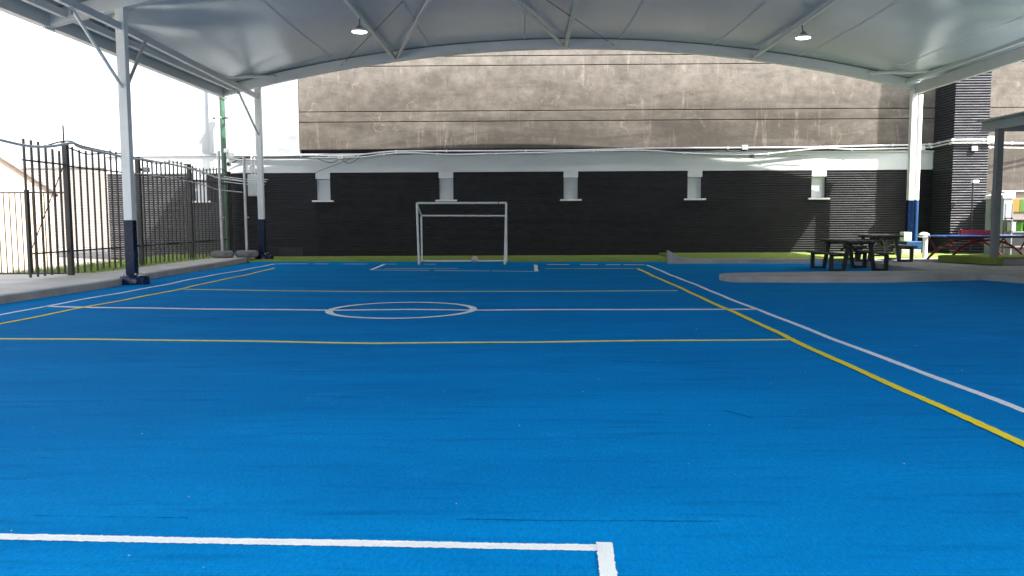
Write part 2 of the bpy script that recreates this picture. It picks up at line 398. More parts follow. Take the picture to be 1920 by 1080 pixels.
# left walkway with kerb (kerb stones are parts)
walk = MB(); walk.prism([(-9.64, -7), (-9.38, 17.8), (-9.66, 21.2), (-9.73, 25), (-10.02, 29.35), (-10.3, 31.62), (-11.2, 31.62), (-11.2, 20.7), (-30, 20.7), (-30, -7)], -.05, .14)
walk = walk.build('walkway', 'path_concrete', kind='structure')
kp = [(-9.42, -7), (-9.40, 2), (-9.38, 8), (-9.36, 14.6), (-9.17, 17.9), (-9.45, 21.2), (-9.52, 25), (-9.80, 29.3)]
prev = None; kl = []
for a, b in zip(kp[:-1], kp[1:]):
    n = max(1, round(math.dist(a, b) / 2.0))
    for i in range(n):
        t0, t1 = i / n, (i + 1) / n; kl.append(((a[0] + (b[0] - a[0]) * t0, a[1] + (b[1] - a[1]) * t0), (a[0] + (b[0] - a[0]) * t1, a[1] + (b[1] - a[1]) * t1)))
for (a, b) in kl:
    if b[1] < 6: continue
    d = Vector((b[0] - a[0], b[1] - a[1])).normalized() * .006; j = random.uniform(-.008, .008)
    k = MB(); k.prism([(a[0] + d.x + j, a[1] + d.y), (b[0] - d.x + j, b[1] - d.y), (b[0] - d.x - .215 + j, b[1] - d.y), (a[0] + d.x - .215 + j, a[1] + d.y)], -.03, .148)
    k.build('kerb_stone', 'kerb_concrete', walk, .018)

# right platform: tongue, slab and back kerb round a blue bay
tip = [(4.62 + .33 - .33 * math.cos(a), 19.55 - .62 * math.sin(a)) for a in [i * math.pi / 2 / 6 for i in range(7)]]
plat = MB(); plat.prism([(4.62, 19.75)] + tip[1:] + [(6.4, 18.74), (8.2, 18.70), (10.62, 19.38), (11.3, 17.6), (13.2, 12.0), (13.2, -7), (40, -7), (40, 26.95), (10.2, 26.95), (10.2, 20.7), (7.6, 20.55), (5.3, 20.2), (4.85, 20.08)], -.03, .14)
plat = plat.build('platform', 'kerb_concrete', kind='structure', bevel=.03)
bk = MB()
bk.prism([(5.15, 26.72), (10.4, 26.42), (10.4, 26.62), (5.15, 26.94)], -.03, .155)
bk = bk.build('back_kerb', 'kerb_concrete', plat, .02)
rp = MB()
path = []
for i in range(9):
    t = i / 8; x = 4.60 + t * .85; zt = .155 + .28 * (1 - t) ** 2.2
    path.append((x, zt))
k0 = len(rp.v)
for x, zt in path: rp.v += [(x, 26.68, -.03), (x, 26.68, zt), (x, 26.98, zt), (x, 26.98, -.03)]
for i in range(8):
    for j in range(4): a = i * 4 + j; b = i * 4 + (j + 1) % 4; rp.f.append((a, a + 4, b + 4, b))
rp.f += [(0, 1, 2, 3), (35, 34, 33, 32)]
rp.build('kerb_ramp', 'kerb_concrete', plat, .015)

# turf-covered raised step by the walkway canopy
st = MB(); st.prism([(12.15, 24.25), (12.85, 22.75), (18, 22.75), (18, 24.25)], .145, .33)
st = st.build('raised_step', 'kerb_concrete', kind='structure')
tm = MB(); pl = [(12.10, 24.27), (12.82, 22.70), (13.04, 22.70), (18, 22.72), (18, 24.27)]
tm.prism(pl, .332, .362); tm.prism([(12.02, 24.27), (12.78, 22.62), (12.98, 22.62), (12.98, 22.74), (12.84, 22.74), (12.14, 24.27)], .16, .355)
tm.build('turf_cover', 'mat_turf', st, .015)

# lawn outside the fence
lw = MB(); lw.prism([(-13.6, 20.72), (-11.22, 20.72), (-11.22, 31.6), (-13.6, 31.6)], -.05, .10)
lw.build('lawn', 'lawn', kind='structure')
bl = MB(); rb = random.Random(11)
for i in range(7000):
    x = rb.uniform(-13.5, -11.0) if rb.random() < .8 else rb.gauss(-11.1, .12); y = rb.uniform(20.75, 31.5); h = rb.uniform(.05, .17); a = rb.uniform(0, 6.28); k = len(bl.v)
    dx, dy = math.cos(a) * .012, math.sin(a) * .012; lx, ly = rb.uniform(-.05, .05), rb.uniform(-.05, .05)
    bl.v += [(x - dx, y - dy, .09), (x + dx, y + dy, .09), (x + lx, y + ly, .09 + h)]; bl.f.append((k, k + 1, k + 2))
gr = bl.build('lawn_grass', 'blade', kind='stuff'); gr['label'] = 'sunlit uneven grass growing along the outside of the fence'; gr['category'] = 'grass'

# ------------------------------------------------------------------ warehouse wall
WY = 31.6
bld = thing('warehouse_building', 'long windowless building with black slatted base and stained concrete upper wall', 'building', (0, WY + .3, 0))
core = MB(); core.box(-16.0, 30, WY + .34, WY + 9, -.05, 9.5); core.build('core_wall', 'black_back', bld)
WINX = [-12.39, -7.70, -3.0, 1.74, 6.43, 11.10]; WW = .27
clad = MB(); clad.box(-15.98, 15.35, WY + .05, WY + .335, -.04, 2.19)
xs = [-15.98] + sum([[c - WW, c + WW] for c in WINX], []) + [15.35]
for i in range(0, len(xs), 2): clad.box(xs[i], xs[i + 1], WY + .05, WY + .335, 2.19, 3.232)
clad = clad.build('cladding', 'black_back', bld)
PITCH = .085
def slat_mesh(L, mt='black_slat'):
    m = MB(); n = 1
    sect = [(0.0, 0.002), (-.034, .010), (-.040, .020), (-.040, .040), (-.034, .050), (0.0, .055)]   # y, z
    m.sweep(sect, [((0, 0, 0), (0, 1, 0), (0, 0, 1)), ((L, 0, 0), (0, 1, 0), (0, 0, 1))]); m.f = [tuple(reversed(f)) for f in m.f]
    return m.mesh('slat', mt)
rs = random.Random(5)
segs = [(-15.98, -11.45), (-11.43, -7.975), (-7.96, 3.30), (3.315, 15.33)]
segm = [slat_mesh(b - a, 'sunlit_tone_slat' if a < -12 else 'faded_slat' if a < -9 else 'black_slat') for a, b in segs]
row = 0; zz = .02
while zz + .07 < 2.17:
    for (a, b), me in zip(segs, segm):
        if a < -9 and False: continue
        put('slat', me, clad, loc=(a, WY + .05 + rs.uniform(-.003, .003), zz + rs.uniform(-.002, .002)))
    zz += PITCH
up = [(xs[i] + .004, xs[i + 1] - .004) for i in range(0, len(xs), 2)]; upm = [slat_mesh(b - a, 'sunlit_tone_slat' if a < -13 else 'faded_slat' if a < -9 else 'black_slat') for a, b in up]
while zz + .066 < 3.235:
    for (a, b), me in zip(up, upm): put('slat', me, clad, loc=(a, WY + .05 + rs.uniform(-.003, .003), zz))
    zz += PITCH
hp = MB(); hp.box(-9.46, -8.52, WY - .02, WY + .03, .06, .42); hp.build('hatch_panel', 'faded_slat', bld, .004)
fas = MB(); fas.box(-15.98, 15.42, WY + .005, WY + .33, 3.236, 3.88)
fas = fas.build('fascia', 'fascia_white', bld)
cap = MB(); cap.box(-15.98, 15.48, WY - .06, WY + .33, 3.882, 3.945); cap.build('coping', 'fascia_white', bld, .008)
for c in WINX:
    f = MB(); f.box(c - WW - .004, c + WW + .004, WY + .006, WY + .15, 3.0, 3.234); wd = f.build('blind_window', 'fascia_white', bld)
    f = MB(); f.box(c - WW + .002, c + WW - .002, WY + .17, WY + .30, 2.19, 2.998); f.build('back_panel', 'fascia_white', wd)
    f = MB(); f.box(c - .41, c + .41, WY - .09, WY + .165, 2.125, 2.188); f.build('sill', 'white_plaster', wd, .008)
bands = [(4.11, 5.115), (5.14, 5.50), (5.525, 7.18), (7.205, 7.53), (7.555, 9.5)]
for z0, z1 in bands:
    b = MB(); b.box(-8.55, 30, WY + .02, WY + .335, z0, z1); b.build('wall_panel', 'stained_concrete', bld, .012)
b = MB(); b.box(-15.98, -8.57, WY + .0, WY + .335, 3.95, 9.5); b.build('white_wall_panel', 'old_white', bld, .01)
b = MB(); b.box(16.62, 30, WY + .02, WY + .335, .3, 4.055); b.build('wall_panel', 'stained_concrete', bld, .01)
dp = MB(); dp.box(-11.95, -11.68, WY - .14, WY - .004, 3.95, 9.3); dp.build('downpipe', 'old_white', bld, .02)
# slatted pillar
pil = MB(); pil.box(15.36, 16.58, 30.16, WY + .33, -.04, 9.4); pil = pil.build('pillar', 'black_back', bld)
pm = MB()
L = [(15.36, WY + .0), (15.36, 30.16), (16.58, 30.16)]
secp = []
for (dpt, z) in [(0.0, .002), (.034, .010), (.040, .020), (.040, .042), (.034, .052), (0.0, .058)]: secp.append((dpt, z))
pthp = [((15.36, WY, 0), (-1, 0, 0), (0, 0, 1)), ((15.36, 30.16, 0), (-1, -1, 0), (0, 0, 1)), ((16.58, 30.16, 0), (0, -1, 0), (0, 0, 1))]
pm.sweep(secp, pthp); pme = pm.mesh('slat', 'pillar_slat')
zz = .02
while zz < 8.9:
    put('slat', pme, pil, loc=(rs.uniform(-.002, .002), rs.uniform(-.002, .002), zz)); zz += .092

# ------------------------------------------------------------------ canopy over the court
can = thing('sports_canopy', 'white arched membrane canopy on steel posts covering the blue court', 'canopy', (-9.2, 19, 0))
def zb(x): return 7.42 - .01033 * (x - 1.55) ** 2
FR = [29.83, 19.05, 8.7, -1.2]; XL, XR = -10.8, 13.9
for fy in FR:
    m = MB(); path = []
    for i in range(41):
        x = XL + (XR - XL) * i / 40; s = -2 * .01033 * (x - 1.5); n = Vector((-s, 0, 1)).normalized()
        path.append(((x, fy, zb(x)), (0, 1, 0), tuple(n)))
    m.sweep([(-.11, 0), (.11, 0), (.11, .33), (-.11, .33)], path); m.f = [tuple(reversed(f)) for f in m.f]
    ar = m.build('arch_beam', 'beam_white', can, .012)
    m = MB(); m.sweep([(-.116, .331), (.116, .331), (.116, .362), (-.116, .362)], path); m.build('membrane_track', 'post_grey', ar)
    m = MB(); m.box(XL - .04, XL + .02, fy - .2, fy + .2, zb(XL) - .05, zb(XL) + .36); m.build('end_plate', 'white_steel', ar)
FPX = {29.83: (-9.52, 13.72), 19.05: (-9.14, 13.72), 8.7: (-9.1, 13.72), -1.2: (-9.1, 13.72)}
for fy in FR:
    for k, px_ in enumerate(FPX[fy]):
        top = zb(px_) + .02; nav = 1.48 if k == 0 else 2.05; g0 = 0.0 if k == 0 else .1
        m = MB(); m.box(px_ - .1, px_ + .1, fy - .1, fy + .1, nav, top); po = m.build('post', 'white_steel', can, .012)
        m = MB(); m.box(px_ - .106, px_ + .106, fy - .106, fy + .106, g0, nav); m.build('painted_sleeve', 'navy_paint', po, .012)
        if k == 0:
            m = MB(); m.lathe([(.30, 0), (.305, .15), (.28, .20), (.17, .23), (.13, .24)], (px_ + .03, fy - .02, 0), 20); m.lathe([(.17, 0), (.17, .17), (.14, .20)], (px_ + .26, fy - .1, 0), 14)
            m.build('footing', 'navy_paint', po)
            m = MB()
            for a in range(4): m.lathe([(.022, 0), (.022, .05), (.012, .055)], (px_ + .2 * math.cos(a * 1.57 + .78), fy + .2 * math.sin(a * 1.57 + .78), .205), 6)
            m.build('anchor_bolts', 'galvanised', po)
        else:
            m = MB(); m.box(px_ - .42, px_ + .3, fy - .35, fy + .3, .0, .33); m.build('footing', 'kerb_concrete', po, .03)
            m = MB(); m.box(px_ - .24, px_ + .31, fy - .36, fy + .31, .331, .60); m.build('footing_cap', 'blue_paint', po, .02)
            m = MB(); m.tube([(px_ + .22, fy - .02, .60), (px_ + .22, fy - .02, 2.05)], .075, 14); m.build('downpipe_sleeve', 'blue_paint', po)
            m = MB(); m.tube([(px_ + .22, fy - .02, 2.05), (px_ + .235, fy - .02, 5.3), (px_ + .24, fy - .02, 5.75)], .072, 14); m.build('downpipe', 'white_steel', po)
def jb(a, b, w, h, name='brace', m='beam_white'): MB().bar(a, b, w, h).build(name, m, can, .006)
for i in range(3):
    y1, y0 = FR[i], FR[i + 1]; xa, xb = FPX[y1][0], FPX[y0][0]
    jb((xa, y1 - .1, 5.84), (xb, y0 + .1, 5.84), .11, .16, 'eave_rail')
    # slender post struts
    for (ya, yb) in ((y1 - .1, y1 - 2.1), (y0 + .1, y0 + 1.15)):
        xx = xa if ya > y1 - 1 else xb
        m = MB(); m.tube([(xx, ya, 4.5), (xx + (0 if yb < ya else 0), yb, 5.76)], .038, 10); st_ = m.build('strut', 'galvanised' if yb > ya else 'white_steel', can)
        m = MB(); m.bar((xx, yb, 5.62), (xx, yb, 5.78), .02, .10); m.build('lug', 'galvanised', st_)
    # outer gutter and edge beam on the left, edge beam on the right
    zl = zb(XL)
    for n_, (x, w_, h_, dz) in {'gutter': (XL - .02, .20, .34, .16), 'edge_beam': (XL + .42, .13, .16, .27)}.items():
        jb((x, y1 - .12, zl + dz), (x, y0 + .12, zl + dz), w_, h_, n_)
    zr = zb(XR)
    jb((XR - .12, y1 - .12, zr + .10), (XR - .12, y0 + .12, zr + .10), .14, .36, 'gutter')
    jb((XR - .52, y1 - .12, zr + .34), (XR - .52, y0 + .12, zr + .34), .10, .12, 'edge_beam')
    for x in (-4.6, 1.45, 8.05):
        m = MB(); z = zb(x) + .10; m.bar((x, y1 - .1, z), (x, y0 + .1, z), .12, .11); pu = m.build('purlin', 'beam_white', can, .01)
        m = MB(); m.bar((x + .0625, y1 - .1, z), (x + .0625, y0 + .1, z), .004, .03); m.build('web_line', 'grey_steel', pu)
    mid = (-1.45, y0 + .1, zb(-1.45) + .14)
    for x in (-4.52, 1.37): jb((x, y1 - .12, zb(x) + .10), (mid[0] + (-.08 if x < 0 else .08), mid[1], mid[2]), .08, .08, 'diagonal_brace')
    for x, xm in ((-6.5, -1.65), (3.15, -1.2)):
        p0 = Vector((x, y1 - .12, zb(x) + .12)); p1 = Vector((xm, y0 + .12, zb(xm) + .18))
        m = MB(); m.tube([p0, p1], .011, 6); ca = m.build('brace_cable', 'cable_black', can)
        d = (p1 - p0); m = MB(); m.tube([p0 + d * .03, p0 + d * .07], .024, 8); m.build('turnbuckle', 'grey_steel', ca)
    for (xe, xi, sg) in ((XL + .42, -8.85, 1), (XR - .5, 12.1, -1)):
        m = MB(); m.tube([(xe, y1 - 1.75, zb(XL) + .42), (xi, y1 - .12, zb(xi) + .22)], .055, 10); m.build('corner_tie', 'white_steel', can)
        m = MB(); m.tube([(xe, y0 + 1.75, zb(XL) + .42), (xi, y0 + .12, zb(xi) + .22)], .055, 10); m.build('corner_tie', 'white_steel', can)
    # stretched membrane, sagging between the arches, with folds that run into the corners
    def zm(x, t):
        e = 4 * t * (1 - t); z = zb(x) + .365 - .14 * e
        for cx, sg in ((XL, 1), (XR, -1)):
            for ct in (0, 1):
                dx = (x - cx) * sg; dy = abs(t - ct) * (y1 - y0); r = math.hypot(dx, dy)
                if r < 7 and r > .05: z += .06 * math.sin(math.atan2(dy, dx) * 11) * math.exp(-((r - 2.2) / 2.2) ** 2) * min(1, dy / .8) * min(1, dx / .8)
        return z
    m = MB(); m.sm = True; NX, NY = 96, 30
    for j in range(NY + 1):
        t = j / NY
        for k in range(NX + 1):
            e = 4 * t * (1 - t); xa_ = XL - .06; xb_ = XR - .06
            x = xa_ + (xb_ - xa_) * k / NX; m.v.append((x, y0 + (y1 - y0) * t, zm(x, t)))
    for j in range(NY):
        for k in range(NX): a = j * (NX + 1) + k; m.f.append((a, a + NX + 1, a + NX + 2, a + 1))
    mem = m.build('membrane_panel', 'membrane', can)
    sm_ = mem.modifiers.new('thickness', 'SOLIDIFY'); sm_.thickness = .006; sm_.offset = 1
    for x in (-6.6, -3.3, 0.0, 3.35, 6.6, 9.6, 12.4):
        m = MB()
        for j in range(NY + 1):
            t = j / NY; y = y0 + (y1 - y0) * t
            m.v += [(x - .022, y, zm(x - .022, t) - .010), (x + .022, y, zm(x + .022, t) - .010)]
            if j: k = len(m.v); m.f.append((k - 4, k - 3, k - 1, k - 2))
        m.build('weld_seam', 'seam_grey', mem)

# ------------------------------------------------------------------ pendant lamps
def lamp(x, y, z, hang, label):
    L = thing('pendant_lamp', label, 'lamp', (x, y, z), group='round pendant lamps under the canopy')
    m = MB(); m.lathe([(.10, .075), (.17, .06), (.215, .03), (.222, .0), (.213, -.012), (.11, -.012)], (x, y, z), 28); m.build('housing', 'white_plastic', L)
    m = MB(); m.lathe([(.0, -.030), (.10, -.029), (.195, -.022), (.210, -.0125)], (x, y, z), 28); m.build('diffuser', 'lamp_lit', L)
    m = MB(); m.lathe([(.075, .07), (.085, .13), (.05, .16), (.02, .17)], (x, y, z), 14); m.build('driver', 'post_grey', L)
    m = MB(); m.tube([(x, y, z + .16), (x + hang * .5, y, z + .22), (x + hang, y, zb(x) + .06)], .014, 8); m.build('hook', 'cable_black', L)
lamp(-4.62, 23.6, 6.71, .02, 'round lit white lamp hanging left of the goal under the canopy')
lamp(8.10, 24.7, 6.68, -.04, 'round lit white lamp hanging under the right half of the canopy')

# ------------------------------------------------------------------ conduits and cables
def conduit(name, pts, r, m, label, cat='conduit', clips=0, n=5):
    root = thing(name, label, cat, pts[0]); P = smooth_path(pts, n)
    MB().tube(P, r, 8).build('pipe' if cat == 'conduit' else 'cable_run', m, root)
    for i in range(clips):
        q = P[int((i + .5) * len(P) / clips)]
        MB().box(q.x - .03, q.x + .03, q.y - r - .012, q.y + .02, q.z - r - .012, q.z + r + .012).build('clip', 'white_plastic', root)
CY = WY - .10
c1 = [(-11.15, 3.9), (-9.77, 3.87), (-8.15, 3.87), (-6.61, 3.86), (-5.32, 3.99), (-4.47, 4.02), (-2.55, 4.015), (-.48, 4.01), (2.32, 4.02), (4.78, 4.07), (8.25, 4.07), (10.56, 4.08), (13.0, 4.12), (14.6, 4.14), (15.2, 4.16)]
conduit('wall_conduit', [(x, CY, z) for x, z in c1] + [(15.25, 31.2, 4.17), (15.25, 30.2, 4.19), (15.36, 30.06, 4.19), (16.5, 30.06, 4.19), (16.75, 30.2, 4.18), (17.0, 31.0, 4.17), (20, 31.45, 4.15)], .034, 'conduit_grey', 'upper grey conduit clipped along the wall joint above the white fascia', clips=16)
c2 = [(-8.15, 3.79), (-6.94, 3.79), (-6.13, 3.80), (-5.32, 3.90), (-4.47, 3.95), (-3.32, 3.90), (-2.56, 3.87), (-1.09, 3.90), (.58, 3.93), (2.58, 3.97), (4.66, 3.98), (5.98, 3.88), (8.18, 3.81), (9.11, 3.84), (11.08, 4.03), (12.23, 3.99), (14.32, 4.02), (15.18, 4.05)]
conduit('wall_conduit', [(x, CY - .04, z) for x, z in c2] + [(15.24, 31.2, 4.06), (15.24, 30.2, 4.08), (15.36, 30.05, 4.08), (16.5, 30.05, 4.08), (16.78, 30.2, 4.06), (17.1, 31.0, 4.0), (20, 31.45, 3.98)], .030, 'conduit_grey', 'sagging grey conduit just under the upper one along the white fascia', clips=12)
conduit('wall_conduit', [(-11.1, CY - .02, 3.62), (-10.6, CY - .02, 3.82), (-9.6, CY - .02, 3.83), (-8.0, CY - .01, 3.84), (-2, CY, 3.96), (3, CY, 3.985), (8, CY, 3.965), (15.2, CY, 4.0)], .022, 'cable_black', 'black sheathed cable lying on the coping behind the grey conduits')
conduit('loose_cable', [(-7.91, CY - .05, 3.80), (-7.55, CY - .06, 3.64), (-7.25, CY - .06, 3.61), (-7.02, CY - .05, 3.76)], .011, 'cable_black', 'left drooping black cable loop on the fascia near the white wall', 'cable')
conduit('loose_cable', [(-7.0, CY - .05, 3.76), (-6.7, CY - .06, 3.58), (-6.43, CY - .06, 3.66), (-6.2, CY - .05, 3.82)], .011, 'cable_black', 'right drooping black cable loop on the fascia beside the junction box', 'cable')
conduit('loose_cable', [(-8.35, CY - .05, 3.03), (-8.13, CY - .05, 3.15), (-7.55, CY - .06, 3.38), (-6.94, CY - .06, 3.6), (-6.33, CY - .05, 3.86)], .008, 'cable_black', 'thin black cable slanting down across the fascia to the leftmost court window', 'cable')
conduit('loose_cable', [(8.2, CY - .06, 3.72), (8.9, CY - .07, 3.66), (9.6, CY - .07, 3.80), (10.6, CY - .06, 3.74)], .010, 'cable_black', 'slack black cable under the junction box at the right of the fascia', 'cable')
def jbox(x, y, z, s, label, m='white_plastic'):
    j = thing('junction_box', label, 'junction box', (x, y, z))
    MB().box(x - s, x + s, y - .05, y + .03, z - s * .8, z + s * .8).build('box', m, j, .008)
    MB().box(x - s * .8, x + s * .8, y - .058, y - .0505, z - s * .6, z + s * .6).build('lid', m, j, .003)
jbox(-6.98, CY - .06, 3.80, .10, 'small white junction box between two drooping cable loops')
jbox(8.25, CY, 4.08, .11, 'white junction box on the upper conduit above the fascia')
jbox(8.5, CY - .09, 3.76, .08, 'dark small junction box below the conduits on the fascia', 'post_grey')
jbox(14.85, CY, 4.02, .11, 'white junction box at the right end of the fascia coping')
jbox(16.03, 30.06, 3.88, .10, 'white box under the conduits on the slatted pillar')
jbox(16.60, 30.05, 4.2, .14, 'white box at the right edge of the slatted pillar')

# ------------------------------------------------------------------ fence, gates
FX = -11.15
fen = thing('boundary_fence', 'tall black steel bar fence along the left walkway with wavy top rail', 'fence', (FX, 24, 0))
posts = [(20.1, 3.34), (23.85, 3.27), (27.5, 3.30), (31.2, 3.25)]
for y, h in posts:
    m = MB(); m.box(FX - .06, FX + .06, y - .06, y + .06, .06, h); po = m.build('post', 'fence_black', fen, .008)
    m = MB(); m.box(FX - .068, FX + .068, y - .068, y + .068, h + .001, h + .02); m.build('post_cap', 'fence_black', po)
MB().tube([(FX - .04, 20.12, 3.3), (FX - .04, 20.12, 3.78)], .018, 8).build('pipe_stub', 'fence_black', fen)
bm_ = MB(); bm_.box(-.018, .018, -.018, .018, 0, 3.12); bme = bm_.mesh('bar', 'fence_black')
for (ya, ha), (yb, hb) in zip(posts[:-1], posts[1:]):
    n = int((yb - ya) / .30); 
    for i in range(1, n):
        t = i / n; y = ya + (yb - ya) * t
        o = put('bar', bme, fen, loc=(FX, y, .17)); o.scale.z = (3.30 - .10 * math.sin(t * 6.28) * .6 + .02 * math.sin(i * 2.1) - .17) / 3.12
    for z in (.73, 2.80): MB().bar((FX - .025, ya + .06, z), (FX - .025, yb - .06, z), .03, .035).build('rail', 'fence_black', fen)
    top = [(FX + .025, ya + .05 + (yb - ya - .1) * i / 12, 3.24 - .07 * math.sin(i / 12 * 6.28) + .015 * math.sin(i * 1.3 + ya)) for i in range(13)]
    MB().tube(top, .016, 6).build('top_rail', 'fence_black', fen)
    m = MB(); z = .25
    while z < 3.1: m.box(FX - .048, FX - .044, ya + .06, yb - .06, z, z + .005); z += .0762
    m.build('wire_mesh', 'wire', fen, kind='stuff')
gate = thing('fence_gate', 'tall black bar gate leaf with diagonal rod beside the first fence post', 'gate', (FX, 19.2, .2))
for i, (y, h) in enumerate([(18.42, 3.30), (18.70, 3.29), (18.98, 3.28), (19.26, 3.24), (19.54, 3.16), (19.82, 3.14)]):
    o = put('bar', bme, gate, loc=(FX, y, .20)); o.scale.z = (h - .20) / 3.12; o.scale.x = o.scale.y = 1.1
for z in (.73, 2.83): MB().bar((FX - .025, 18.40, z), (FX - .025, 20.02, z), .03, .035).build('rail', 'fence_black', gate)
MB().tube([(FX + .03, 18.45, .82), (FX + .03, 19.95, 2.82)], .012, 6).build('diagonal_rod', 'fence_black', gate)
m = MB(); z = .3
while z < 3.1: m.box(FX - .048, FX - .044, 18.44, 20.02, z, z + .005); z += .0762
m.build('wire_mesh', 'wire', gate, kind='stuff')
for z in (.80, 2.76): MB().tube([(FX + .03, 19.98, z - .05), (FX + .03, 19.98, z + .05)], .02, 8).build('hinge', 'fence_black', gate)
lg = thing('low_gate', 'low brown bar gate standing in front of the cream house', 'gate', (-12.4, 20.4, .14))
for x in (-12.34,): MB().box(x - .045, x + .045, 20.36, 20.45, .10, 2.24).build('gate_post', 'fence_black', lg, .006)
for z in (.165, 2.17): MB().bar((-15.2, 20.4, z), (-11.25, 20.4, z), .035, .035).build('rail', 'fence_black', lg)
mat('rust_bar', (.085, .035, .022), .6, .3, 4)
lb = MB(); lb.box(-.009, .009, -.009, .009, 0, 1.98); lbm = lb.mesh('bar', 'rust_bar'); x = -15.1
while x < -12.42: put('bar', lbm, lg, loc=(x, 20.4, .175)); x += .145
lb = MB(); x = -12.2
while x < -11.3: put('bar', lbm, lg, loc=(x, 20.4, .175)); x += .29
fc = [(-11.0, 14.5, 3.42), (-11.0, 16.0, 3.27), (-11.0, 17.36, 3.17), (-11.0, 18.29, 3.13), (-11.0, 19.0, 3.17), (-11.0, 19.56, 3.25), (-11.0, 20.19, 3.36), (-11.0, 20.54, 3.28), (-11.0, 22.22, 3.22), (-11.0, 23.28, 3.21), (-11.0, 25.0, 3.21), (-11.0, 26.54, 3.18), (-11.0, 28.29, 3.09), (-11.0, 29.65, 2.97), (-10.7, 31.3, 2.92)]
conduit('fence_conduit', fc, .030, 'conduit_grey', 'thick grey flexible conduit tied along the top of the bar fence')
conduit('fence_conduit', [(x, y, z - .42) for x, y, z in fc[9:]], .016, 'conduit_grey', 'thin grey conduit along the lower rail at the far end of the fence')
conduit('fence_conduit', [(-11.05, 19.2, 3.22), (-11.05, 19.7, 3.34), (-11.05, 20.19, 3.40), (-11.05, 20.7, 3.33), (-11.05, 22.2, 3.28)], .016, 'cable_black', 'thin black cable looping over the first fence post')
fl = thing('fence_floodlight', 'small grey floodlight box clamped to the second fence post', 'floodlight', (-11.0, 23.9, 2.95))
MB().box(-11.07, -10.90, 23.93, 24.08, 2.86, 3.0).build('housing', 'galvanised', fl, .01); MB().box(-11.10, -11.072, 23.90, 23.98, 2.89, 2.97).build('bracket', 'fence_black', fl)

# ------------------------------------------------------------------ green column with cameras and boxes
gc = thing('green_column', 'slim green painted steel column in the corner behind the fence end', 'column', (-11.22, 30.95, 0))
MB().tube([(-11.22, 30.95, .1), (-11.22, 30.95, 5.95)], .095, 16).build('shaft', 'green_paint', gc)
MB().box(-11.36, -11.08, 30.81, 31.09, .06, .10).build('base_plate', 'green_paint', gc)
MB().box(-11.34, -11.06, 30.83, 31.07, 5.951, 5.98).build('top_plate', 'green_paint', gc)
for k, (dx, lab) in enumerate(((-.17, 'white bullet camera on the left side of the green column'), (.24, 'small dark bullet camera on the right side of the green column'))):
    sc = thing('security_camera', lab, 'camera', (-11.22 + dx, 30.8, 5.2))
    x = -11.22 + dx; MB().tube([(x, 30.86, 5.24), (x - .02, 30.62, 5.19)], .048 if k == 0 else .035, 12).build('body', 'white_plastic' if k == 0 else 'post_grey', sc)
    MB().tube([(x - .0215, 30.619, 5.19), (x - .022, 30.60, 5.188)], .036, 12).build('lens', 'glass_dark', sc)
    MB().bar((x, 30.84, 5.26), (-11.22, 30.86, 5.24), .03, .03).build('bracket', 'white_plastic' if k == 0 else 'post_grey', sc)
jbox(-11.06, 30.8, 4.02, .09, 'white junction box on the green column, upper of two')
jbox(-10.93, 30.85, 3.86, .12, 'white junction box beside the green column, lower of two')
conduit('drop_conduit', [(-11.05, 30.78, 3.95), (-11.0, 30.76, 3.75), (-10.85, 30.9, 3.70), (-10.2, 31.2, 3.70), (-9.6, 31.45, 3.72)], .022, 'conduit_grey', 'grey conduit bending from the green column toward the far white post')
ms = thing('electric_meter', 'round meter on a bracket low on the green column', 'meter', (-11.0, 30.8, 3.55))
MB().tube([(-11.0, 30.86, 3.52), (-11.0, 30.76, 3.52)], .085, 16).build('case', 'cabinet_grey', ms); MB().tube([(-11.0, 30.755, 3.52), (-11.0, 30.745, 3.52)], .065, 16).build('dial', 'glass_dark', ms)
for zc, x1 in ((3.0, -9.75), (2.92, -9.8), (2.82, -9.85)):
    conduit('corner_cable', [(-11.15, 30.7, zc + .06), (-10.7, 30.6, zc + .0), (-10.2, 30.7, zc - .05), (x1, 31.4, zc - .02)], .014, 'conduit_grey', {3.0: 'top one of three pale cables strung from the green column to the cabinet', 2.92: 'middle one of three pale cables strung from the green column to the cabinet', 2.82: 'lowest of three pale cables strung from the green column to the cabinet'}[zc])
cab = thing('electrical_cabinet', 'grey steel electrical cabinet on the slatted wall beside the far post', 'cabinet', (-10.2, 31.3, 2.35))
MB().box(-10.48, -10.02, 31.30, 31.55, 2.35, 3.17).build('case', 'cabinet_grey', cab, .012)
dr = MB().box(-10.46, -10.04, 31.275, 31.298, 2.38, 3.14).build('door', 'cabinet_grey', cab, .008)
MB().box(-10.12, -10.08, 31.255, 31.274, 2.74, 2.80).build('lock', 'fence_black', dr)
for x, z1 in ((-10.36, 3.86), (-10.24, 3.82), (-10.12, 3.86)): MB().tube([(x, 31.44, 3.171), (x, 31.44, z1)], .03, 10).build('riser', 'conduit_grey', cab)

# ------------------------------------------------------------------ net posts set in tyres
def netpost(x, y, h, label, lean):
    t = thing('net_post', label, 'post', (x, y, .14), group='poles set in painted tyres')
    prof = [(.20, .02), (.30, .0), (.37, .03), (.40, .10), (.40, .15), (.37, .21), (.30, .24), (.22, .225), (.19, .18)]
    MB().lathe(prof, (x, y, .14), 32).build('tyre', 'tyre_grey', t)
    MB().lathe([(.0, .16), (.205, .16)], (x, y, .14), 24).build('concrete_fill', 'kerb_concrete', t)
    po = MB().tube([(x, y, .25), (x + lean, y, h)], .048, 14).build('pole', 'galvanised', t)
    MB().tube([(x + .05, y - .03, 1.55), (x + .12, y - .03, 1.55)], .018, 8).build('cleat', 'galvanised', po)
    MB().tube([(x + lean * .98, y, h + .001), (x + lean, y, h + .02)], .052, 14).build('end_cap', 'white_plastic', po)
netpost(-10.62, 28.85, 3.83, 'taller grey pole standing in a painted tyre next to the fence end', -.02)
